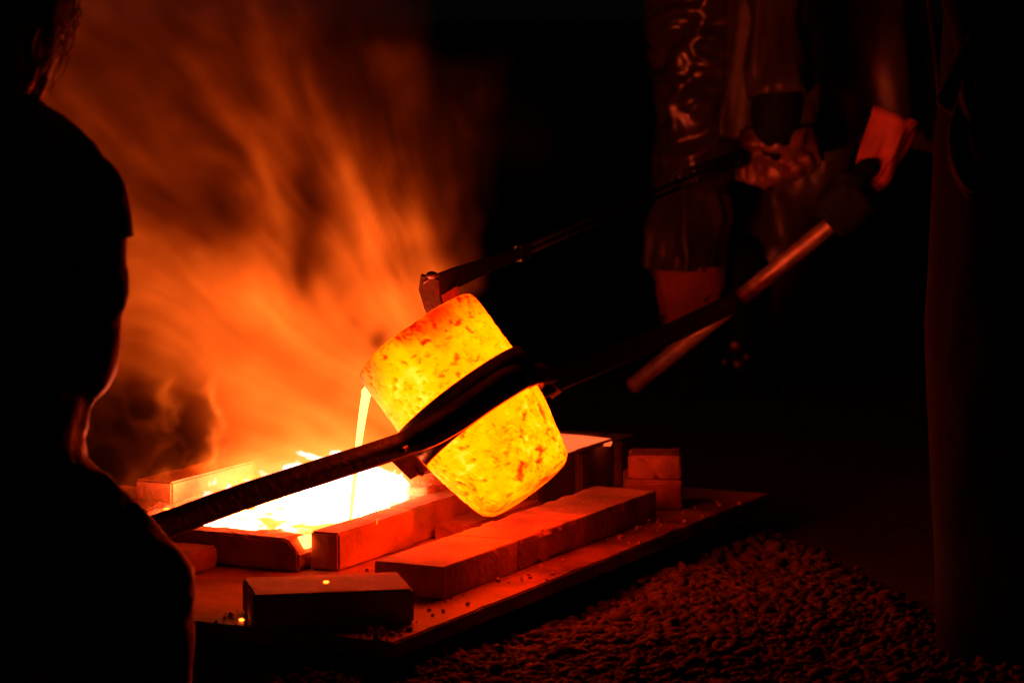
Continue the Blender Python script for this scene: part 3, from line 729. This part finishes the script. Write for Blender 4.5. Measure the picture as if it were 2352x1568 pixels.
# gaiter
bm = bmesh.new()
rings = tube(bm, [R2(1612, 425, -.05), R2(1596, 470, -.05), R2(1570, 540, -.05), R2(1566, 612, -.05)], [q_(56), q_(80), q_(92), q_(90)], 48, False)
bmesh.ops.subdivide_edges(bm, edges=bm.edges[:], cuts=3, use_grid_fill=True)
g_ = part('gaiter', bm, M['jacket'], rp, True); displace(g_.data, wr(.022, (9, 9, 7), 95, 1.))
# apron with hanging folds
bm = bmesh.new(); nz, nt_ = 50, 160; rows = []
for j in range(nz+1):
    t = j/nz; v = -420 + 740*t
    row = []
    for k in range(nt_):
        th = 2*math.pi*k/nt_
        fold = 1 + (.03+.09*t)*math.sin(7*th + 1.5*math.sin(2*t) + .6) + .04*t*math.sin(15*th+3)
        cu = 1885; hem = 26*math.sin(3*th+1) * t
        p = R2(cu, v + hem, -.12); row.append(bm.verts.new((p.x + .225*fold*math.cos(th)*(.8+.25*t), p.y + .14*fold*math.sin(th), p.z)))
    rows.append(row)
for j in range(nz):
    for k in range(nt_): bm.faces.new((rows[j][k], rows[j][(k+1) % nt_], rows[j+1][(k+1) % nt_], rows[j+1][k]))
ap = part('apron', bm, M['jacket'], rp, True); displace(ap.data, wr(.03, (6, 6, 2.6), 101, 1.0))
md = ap.modifiers.new('s', 'SOLIDIFY'); md.thickness = .004
# boots
def boot(u, v, dy, m, du=1, lacing=True):
    bt = bmesh.new()
    limb(bt, [R2(u, v-262, dy), R2(u-3, v-120, dy), R2(u-4, v-30, dy)], [q_(74), q_(70), q_(62)], 18)
    limb(bt, [R2(u-40, v+30, dy), R2(u+10, v+24, dy), R2(u+90*du, v+44, dy-.06), R2(u+130*du, v+52, dy-.08)], [(.05, .045), (.055, .05), (.035, .045), (.022, .035)], 18)
    o = pf('boot', bt, m, .008, rp, 3, wr(.008, (18, 18, 18), 111))
    return o
boot(1590, 876, -.04, M['blackglove'], .2)
bm = bmesh.new(); tube(bm, [R2(1584, 606, -.045), R2(1585, 660, -.045), R2(1590, 742, -.045)], [q_(78), q_(76), q_(70)], 40, False); bmesh.ops.subdivide_edges(bm, edges=bm.edges[:], cuts=3, use_grid_fill=True)
g_ = part('boot_cuff', bm, M['redleather'], rp, True); displace(g_.data, wr(.010, (14, 14, 14), 161))
b2 = boot(1700, 880, .06, M['blackglove'], .5)
for (u, v, r) in ((1688, 790, .017), (1712, 815, .011), (1693, 832, .016), (1662, 828, .012)):
    bm = bmesh.new(); ball(bm, R2(u, v, -.035), (r, .01, r), 14); part('lace_hook', bm, M['brass'], rp, True)
# upper gauntlet on the skimming bar
gc = P(1775, 345, 6.19); gax = (P(1900, 283, 6.45) - P(1560, 416, 5.8)).normalized()
grip_hand('glove', gc, gax, Vector((.35, -1, -.25)), .022, gc + Vector((.01, -.05, .035)), M['leather'], rp, 1.25, -1, .004, disp=wr(.005, (30, 30, 30), 121))
bm = bmesh.new()
rings = tube(bm, [P(1800, 412, 6.12), P(1797, 404, 6.12), P(1792, 385, 6.12), P(1786, 355, 6.12), P(1784, 325, 6.11), P(1783, 303, 6.10), P(1783, 292, 6.10)], [(.01, .03), (.04, .07), (.055, .088), (.056, .084), (.052, .073), (.05, .066), (.05, .064)], 48, False, up=(0, 1, 0))
bmesh.ops.subdivide_edges(bm, edges=bm.edges[:], cuts=2, use_grid_fill=True)
g_ = part('gauntlet', bm, M['redleather'], rp, True); g_.data.materials.clear(); g_.data.materials.append(M['gauntlet']); displace(g_.data, wr(.024, (13, 13, 13), 131, 1.))
bm = bmesh.new(); tube(bm, [P(1760, -60, 6.12), P(1775, 60, 6.08), P(1783, 150, 6.06), P(1788, 222, 6.05)], [.055, .055, .056, .062], 40, False)
bmesh.ops.subdivide_edges(bm, edges=bm.edges[:], cuts=2, use_grid_fill=True)
g2_ = part('sleeve', bm, M['jacket'], rp, True); displace(g2_.data, wr(.024, (11, 11, 7), 171)); md = g2_.modifiers.new('s', 'SOLIDIFY'); md.thickness = .003
bm = bmesh.new(); limb(bm, [P(1786, 210, 6.06), P(1783, 262, 6.07), P(1783, 335, 6.10)], [.048, .052, .04], 18); pf('inner_cuff', bm, M['blackglove'], .006, rp, 3)
md = g_.modifiers.new('s', 'SOLIDIFY'); md.thickness = .003
# mitt on the T handle
tc_ = P(1958, 475, 5.60); tax = (P(2040, 408, 5.56) - P(1452, 888, 5.82)).normalized()
grip_hand('glove', tc_, tax, Vector((.3, -.6, .5)), .017, tc_ + Vector((.03, .0, .07)), M['blackglove'], rp, 1.1, 1, .004)
bm = bmesh.new()
tube(bm, [tc_ + Vector((.012, .0, .03)), P(2003, 400, 5.63), P(2035, 330, 5.64), P(2062, 262, 5.64)], [(.022, .022), (.034, .038), (.034, .042), (.036, .045)], 40, False)
bmesh.ops.subdivide_edges(bm, edges=bm.edges[:], cuts=3, use_grid_fill=True)
g_ = part('mitt_cuff', bm, M['redleather'], rp, True); displace(g_.data, wr(.016, (22, 22, 16), 141, 1.2))
md = g_.modifiers.new('s', 'SOLIDIFY'); md.thickness = .003

# ------------------------------------------------------------------ bystander, right edge
C_ = 3.95
def R3(u, v, dy=0):
    p = P(u, v, C_); p.y += dy; return p
tp = empty('person', Vector((.80, 3.95, GZ)), label='bystander in a long dark coat standing at the right edge, almost lost in darkness', cat='person')
bm = bmesh.new()
edge = [(-760, 2215), (-500, 2180), (-200, 2190), (0, 2176), (200, 2164), (330, 2148), (560, 2136), (820, 2130), (950, 2138), (1150, 2146), (1350, 2150), (1568, 2154), (1600, 2156)]
nz = 60; rows = []; nt_ = 120
ev = np.array([e[0] for e in edge]); eu = np.array([e[1] for e in edge])
for j in range(nz+1):
    v = -760 + (2360)*j/nz; u = float(np.interp(v, ev, eu)); p = R3(u, v); rx = .19 + .03*j/nz; row = []
    for k in range(nt_):
        th = 2*math.pi*k/nt_; fold = 1 + .012*math.sin(7*th + j*.05)*(j/nz)
        row.append(bm.verts.new((p.x + rx + .02 - (rx+.02)*fold*math.cos(th), p.y + .14*fold*math.sin(th), p.z)))
    rows.append(row)
for j in range(nz):
    for k in range(nt_): bm.faces.new((rows[j][k], rows[j][(k+1) % nt_], rows[j+1][(k+1) % nt_], rows[j+1][k]))
bm.faces.new(rows[0]); bm.faces.new(rows[-1][::-1])
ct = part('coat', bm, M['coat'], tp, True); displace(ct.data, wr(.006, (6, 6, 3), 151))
bm = bmesh.new()
for sx in (-.09, .1):
    limb(bm, [Vector((.80+sx, 3.95, .5)), Vector((.80+sx, 3.95, .2)), Vector((.80+sx, 3.95, GZ+.07))], [.08, .065, .05], 16)
limb(bm, [Vector((.80, 3.95, .6)), Vector((.80, 3.95, 1.0)), Vector((.80, 3.94, 1.22)), Vector((.8, 3.93, 1.36))], [(.15, .10), (.15, .1), (.19, .1), (.06, .06)], 24, up=(1, 0, 0))
ball(bm, (.79, 3.93, 1.49), (.075, .095, .115), 20); ball(bm, (.735, 3.99, 1.48), (.02, .02, .015), 10)
limb(bm, [Vector((.62, 3.95, 1.24)), Vector((.585, 3.93, .98)), Vector((.60, 3.83, .80)), Vector((.61, 3.79, .77))], [.06, .05, .04, .036], 16)
limb(bm, [Vector((.98, 3.95, 1.24)), Vector((1.03, 3.95, .98)), Vector((1.02, 3.9, .75)), Vector((1.02, 3.89, .68))], [.06, .05, .04, .036], 16)
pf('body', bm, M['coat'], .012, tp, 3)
for sx in (-.09, .1):
    bm = bmesh.new(); limb(bm, [Vector((.80+sx, 4.03, GZ+.05)), Vector((.80+sx-.01, 3.98, GZ+.045)), Vector((.80+sx-.02, 3.90, GZ+.035))], [(.045, .045), (.045, .042), (.03, .035)], 14); pf('boot', bm, M['blackglove'], .008, tp, 3)
def loose_hand(name, w0, d, sidev, m, parent, sc=1.):
    bm = bmesh.new(); d = Vector(d).normalized(); sidev = Vector(sidev).normalized(); n = d.cross(sidev)
    for i, ln in enumerate((.066, .075, .07, .056)):
        o0 = w0 + d*.085*sc + sidev*(i-1.5)*.02*sc; cur = [0, .35, .8, 1.2]
        limb(bm, [w0 + d*.03 + sidev*(i-1.5)*.014*sc, o0, o0 + d*ln*.45 + n*.01, o0 + d*ln*.8 + n*.028, o0 + d*ln*.95 + n*.045], [.013*sc, .011*sc, .0105*sc, .0095*sc, .0085*sc], 12)
    limb(bm, [w0 + d*.02, w0 + d*.045 - sidev*.035*sc, w0 + d*.075 - sidev*.045*sc + n*.02, w0 + d*.10 - sidev*.04*sc + n*.035], [.016*sc, .013*sc, .012*sc, .01*sc], 12)
    limb(bm, [w0 - d*.02, w0 + d*.03, w0 + d*.07], [(.026, .03), (.018, .036), (.015, .04)], 16)
    return pf(name, bm, m, .004, parent, 3)
loose_hand('glove', P(2262, 130, 3.78), (-.35, .0, -1), (.2, 1, 0), M['blackglove'], tp, 1.1)
bm = bmesh.new(); ball(bm, P(2246, 196, 3.73), (.006, .006, .012), 12); part('highlight_bead', bm, M['brass'], tp, True)  # brass bead added to give the small highlights beside the glove
loose_hand('glove', Vector((1.02, 3.89, .68)), (0, 0, -1), (0, 1, 0), M['blackglove'], tp, 1.)

# ------------------------------------------------------------------ flames and smoke, the firelight on it painted as emission
def smoke():
    x0, x1, y0, y1, z0, z1 = -.98, .06, 4.42, 5.08, .075, 1.26
    nx, ny, nz = 176, 40, 236
    X = np.linspace(x0, x1, nx); Y = np.linspace(y0, y1, ny); Z = np.linspace(z0, z1, nz)
    YC = 4.60 + .30*np.clip((Z-.13)/.2, 0, 1)                      # the plume leans away from the camera as it rises
    vv = 784 + F*np.tan(np.arctan((H-Z)/YC) - PITCH)
    # painted brightness of flames and firelit smoke, on a 100-unit lattice (columns left to right, rows top to bottom)
    cols = [-100, 100, 200, 300, 400, 500, 600, 700, 800, 900, 1000, 1050, 1100, 1150]
    tab = {-600: [0]*14,
     -300: [.01, .03, .04, .04, .03, .02, .01, 0, 0, 0, 0, 0, 0, 0],
     0:   [.05, .10, .11, .11, .13, .12, .07, .04, .015, .008, 0, 0, 0, 0],
     100: [.06, .12, .12, .12, .13, .15, .11, .06, .03, .01, .0, 0, 0, 0],
     200: [.06, .13, .13, .12, .13, .17, .20, .12, .09, .05, .02, .010, .004, 0],
     300: [.06, .14, .16, .12, .14, .20, .27, .22, .16, .10, .045, .032, .016, .003],
     400: [.06, .14, .16, .15, .14, .13, .30, .20, .32, .22, .09, .04, .012, 0],
     500: [.1, .3, .42, .40, .20, .16, .40, .20, .38, .55, .30, .05, 0, 0],
     560: [.2, .4, .50, .56, .45, .32, .55, .22, .60, .92, .60, .10, 0, 0],
     600: [.2, .5, .60, .62, .70, .60, .75, .35, .80, 1.0, .85, .12, 0, 0],
     700: [.2, .5, .62, .68, 1.0, 1.4, 1.6, 1.5, 1.6, 2.0, 1.9, .3, 0, 0],
     800: [.1, .2, .30, .42, .9, 1.5, 1.9, 2.1, 1.9, 2.4, 1.9, 0, 0, 0],
     900: [0, .02, .05, .12, .45, 1.6, 2.2, 2.4, 3.2, 3.2, .5, 0, 0, 0],
     1000: [0, 0, .02, .05, .14, 1.3, 2.4, 3.4, 4.2, 3.6, .3, 0, 0, 0],
     1050: [0, 0, .02, .07, .2, 2.2, 4.6, 5.8, 6.4, 4.8, .12, 0, 0, 0],
     1100: [0, 0, .02, .09, .7, 4.0, 7.5, 9, 10, 7.0, .05, 0, 0, 0],
     1150: [0, 0, .0, .1, 1.4, 7.0, 12, 14, 14, 9, .1, 0, 0, 0],
     1200: [0, 0, .0, .1, .8, 6.0, 12, 14, 14, 10, .1, 0, 0, 0],
     1300: [0]*5 + [2, 3, 4, 3, 1] + [0]*4}
    rk = sorted(tab); T = np.array([tab[k] for k in rk], float)
    # warp the lattice a little so its rows and columns never show
    VV = np.repeat(vv[:, None], nx, 1); UU = 1176 + X[None]/YC[:, None]*F; YCC = np.repeat(YC[:, None], nx, 1)
    q = np.stack([UU/150., VV/150., UU*0], -1)
    Uw = UU + 75*fbm(q, 201, 3)*np.clip((1000-VV)/300., .25, 1); Vw = VV + 55*fbm(q+50, 205, 3)*np.clip((1000-VV)/300., .3, 1)
    ci = np.interp(Uw, cols, np.arange(len(cols))); ri = np.interp(Vw, rk, np.arange(len(rk)))
    c0 = np.clip(np.floor(ci).astype(int), 0, len(cols)-2); r0 = np.clip(np.floor(ri).astype(int), 0, len(rk)-2)
    fc = ci-c0; fr = ri-r0; fc = fc*fc*(3-2*fc)
    I = (T[r0, c0]*(1-fc)+T[r0, c0+1]*fc)*(1-fr) + (T[r0+1, c0]*(1-fc)+T[r0+1, c0+1]*fc)*fr
    def blob(u, v, ru, rv, f, ang=0):
        ca, sa = math.cos(ang), math.sin(ang); du = UU-u; dv = VV-v
        k = np.exp(-(((du*ca+dv*sa)/ru)**2 + ((-du*sa+dv*ca)/rv)**2)); return 1 + (f-1)*k
    for b in [(715, 465, 32, 75, .35, -.3), (507, 480, 62, 95, .42, -.5), (690, 640, 24, 62, .42, 0), (910, 430, 20, 50, .5, -.3), (868, 782, 26, 26, .06, 0),
              (815, 735, 26, 45, .72, 0), (610, 445, 20, 90, 1.9, -.42), (815, 445, 24, 115, 2.1, -.5), (745, 250, 20, 80, 1.5, -.5), (850, 560, 40, 60, 1.4, -.5),
              (470, 560, 30, 70, .55, -.6), (430, 1030, 45, 50, .35, 0), (300, 930, 35, 70, .3, 0), (760, 890, 30, 22, .65, .4)]:
        I = I*blob(*b)
    I = np.maximum(I, 0)*np.clip((UU+235)/260., 0, 1)**1.5*np.clip((1.24-Z[:, None])/.3, 0, 1)
    # flow lines fan out of the pit and lean to the left as they rise
    su, sv = 1230., 1270.
    th = np.arctan2(UU-su, sv-VV); rr = np.hypot(UU-su, sv-VV)/1000.
    out = np.zeros((nz, nx, ny), np.float32)
    low = np.clip((VV-850)/150., 0, 1)
    for j, y in enumerate(Y):
        yc = YCC; hw = .12 + .02*np.clip((1100-VV)/250., 0, 1)
        wy = np.exp(-((y-yc)/hw)**4)
        # keep clear of the crucible and the bar: the plume stands behind them
        wa = vn(np.stack([UU/190., VV/190., UU*0+y*5], -1), 221)*.030 + vn(np.stack([UU/45., VV/60., UU*0+y*12], -1), 223)*.004
        n1 = fbm(np.stack([(th+wa)*11, rr*2.6, UU*0+y*6], -1), 231, 3, .55)
        n2 = fbm(np.stack([(th+wa*1.6)*46, rr*5.0, UU*0+y*9], -1), 241, 2, .6)
        n3 = fbm(np.stack([UU/75.+wa*9, VV/75., UU*0+y*8], -1), 251, 3, .55)
        sig = (1.0*n1 + .58*n2 + .40*n3) * (1.12 - .60*np.clip((VV-560)/180., 0, 1))
        curl = fbm(np.stack([UU/110.+2*wa*8, VV/110.+.8*n3, UU*0+y*5], -1), 261, 2)
        leftlow = np.clip((520-UU)/60., 0, 1)*np.clip((VV-860)/60., 0, 1)
        sig = sig*(1-leftlow) + leftlow*(2.5*np.clip(1-np.abs(curl)*5.5, 0, 1)-.8)
        sig = np.minimum(sig, 1.3 - .55*leftlow)
        out[:, :, j] = I*.80*wy/(1.81*hw)*np.exp(1.25*sig)
    out[0, :, :] *= .5
    out = out.transpose(1, 2, 0)                       # x, y, z with z fastest in memory
    nvert = nx*ny*nz
    me = bpy.data.meshes.new('firelit_smoke'); me.vertices.add(nvert)
    GX, GY, GZ_ = np.meshgrid(X, Y, Z, indexing='ij')
    me.vertices.foreach_set('co', np.stack([GX, GY, GZ_], -1).astype(np.float32).ravel())
    at = me.attributes.new('heat', 'FLOAT', 'POINT'); at.data.foreach_set('value', out.astype(np.float32).ravel())
    o = bpy.data.objects.new('firelit_smoke', me); COL.objects.link(o)
    props(o, 'flames and orange smoke with painted firelight rising to the left out of the brick pit', 'smoke', kind='stuff')
    # material
    m = bpy.data.materials.new('fire_smoke'); m.use_nodes = True; nt = m.node_tree; N = nt.nodes; K = nt.links; N.clear()
    om = N.new('ShaderNodeOutputMaterial'); em = N.new('ShaderNodeEmission'); a = N.new('ShaderNodeAttribute'); a.attribute_name = 'density'
    mr = N.new('ShaderNodeMapRange'); mr.inputs['From Min'].default_value = 0; mr.inputs['From Max'].default_value = 30
    K.new(a.outputs['Fac'], mr.inputs['Value']); cr = N.new('ShaderNodeValToRGB'); e = cr.color_ramp.elements
    e[0].color = (1, .058, .0012, 1); e.new(.02).color = (1, .075, .0030, 1); e[1].color = (1, .135, .022, 1); e[1].position = 1; e.new(.08).color = (1, .110, .0065, 1); e.new(.3).color = (1, .112, .009, 1); e.new(.6).color = (1, .122, .014, 1)
    K.new(mr.outputs['Result'], cr.inputs['Fac']); K.new(cr.outputs['Color'], em.inputs['Color']); K.new(a.outputs['Fac'], em.inputs['Strength'])
    K.new(em.outputs['Emission'], om.inputs['Volume'])
    me.materials.append(m)
    g = bpy.data.node_groups.new('smoke_grid', 'GeometryNodeTree')
    g.interface.new_socket('Geometry', in_out='INPUT', socket_type='NodeSocketGeometry'); g.interface.new_socket('Geometry', in_out='OUTPUT', socket_type='NodeSocketGeometry')
    N = g.nodes; K = g.links; gi = N.new('NodeGroupInput'); go = N.new('NodeGroupOutput')
    pos = N.new('GeometryNodeInputPosition'); sep = N.new('ShaderNodeSeparateXYZ'); K.new(pos.outputs[0], sep.inputs[0])
    def mth(op, a_, b_):
        n = N.new('ShaderNodeMath'); n.operation = op
        for i, q in enumerate((a_, b_)):
            if q is None: continue
            if isinstance(q, (int, float)): n.inputs[i].default_value = q
            else: K.new(q, n.inputs[i])
        return n.outputs[0]
    def idx(s, lo_, hi_, n): return mth('ROUND', mth('DIVIDE', mth('SUBTRACT', s, lo_), (hi_-lo_)/(n-1)), None)
    ix = idx(sep.outputs[0], x0, x1, nx); iy = idx(sep.outputs[1], y0, y1, ny); iz = idx(sep.outputs[2], z0, z1, nz)
    I_ = mth('ADD', mth('MULTIPLY', mth('ADD', mth('MULTIPLY', ix, ny), iy), nz), iz)
    fi = N.new('FunctionNodeFloatToInt'); fi.rounding_mode = 'ROUND'; K.new(I_, fi.inputs[0])
    na = N.new('GeometryNodeInputNamedAttribute'); na.data_type = 'FLOAT'; na.inputs['Name'].default_value = 'heat'
    si = N.new('GeometryNodeSampleIndex'); si.data_type = 'FLOAT'; si.domain = 'POINT'; si.clamp = True
    K.new(gi.outputs[0], si.inputs['Geometry']); K.new(na.outputs[0], si.inputs['Value']); K.new(fi.outputs[0], si.inputs['Index'])
    vc = N.new('GeometryNodeVolumeCube'); K.new(si.outputs[0], vc.inputs['Density'])
    vc.inputs['Min'].default_value = (x0, y0, z0); vc.inputs['Max'].default_value = (x1, y1, z1)
    vc.inputs['Resolution X'].default_value = nx; vc.inputs['Resolution Y'].default_value = ny; vc.inputs['Resolution Z'].default_value = nz
    sm = N.new('GeometryNodeSetMaterial'); sm.inputs['Material'].default_value = m
    K.new(vc.outputs[0], sm.inputs['Geometry']); K.new(sm.outputs[0], go.inputs[0])
    md = o.modifiers.new('grid', 'NODES'); md.node_group = g
smoke()
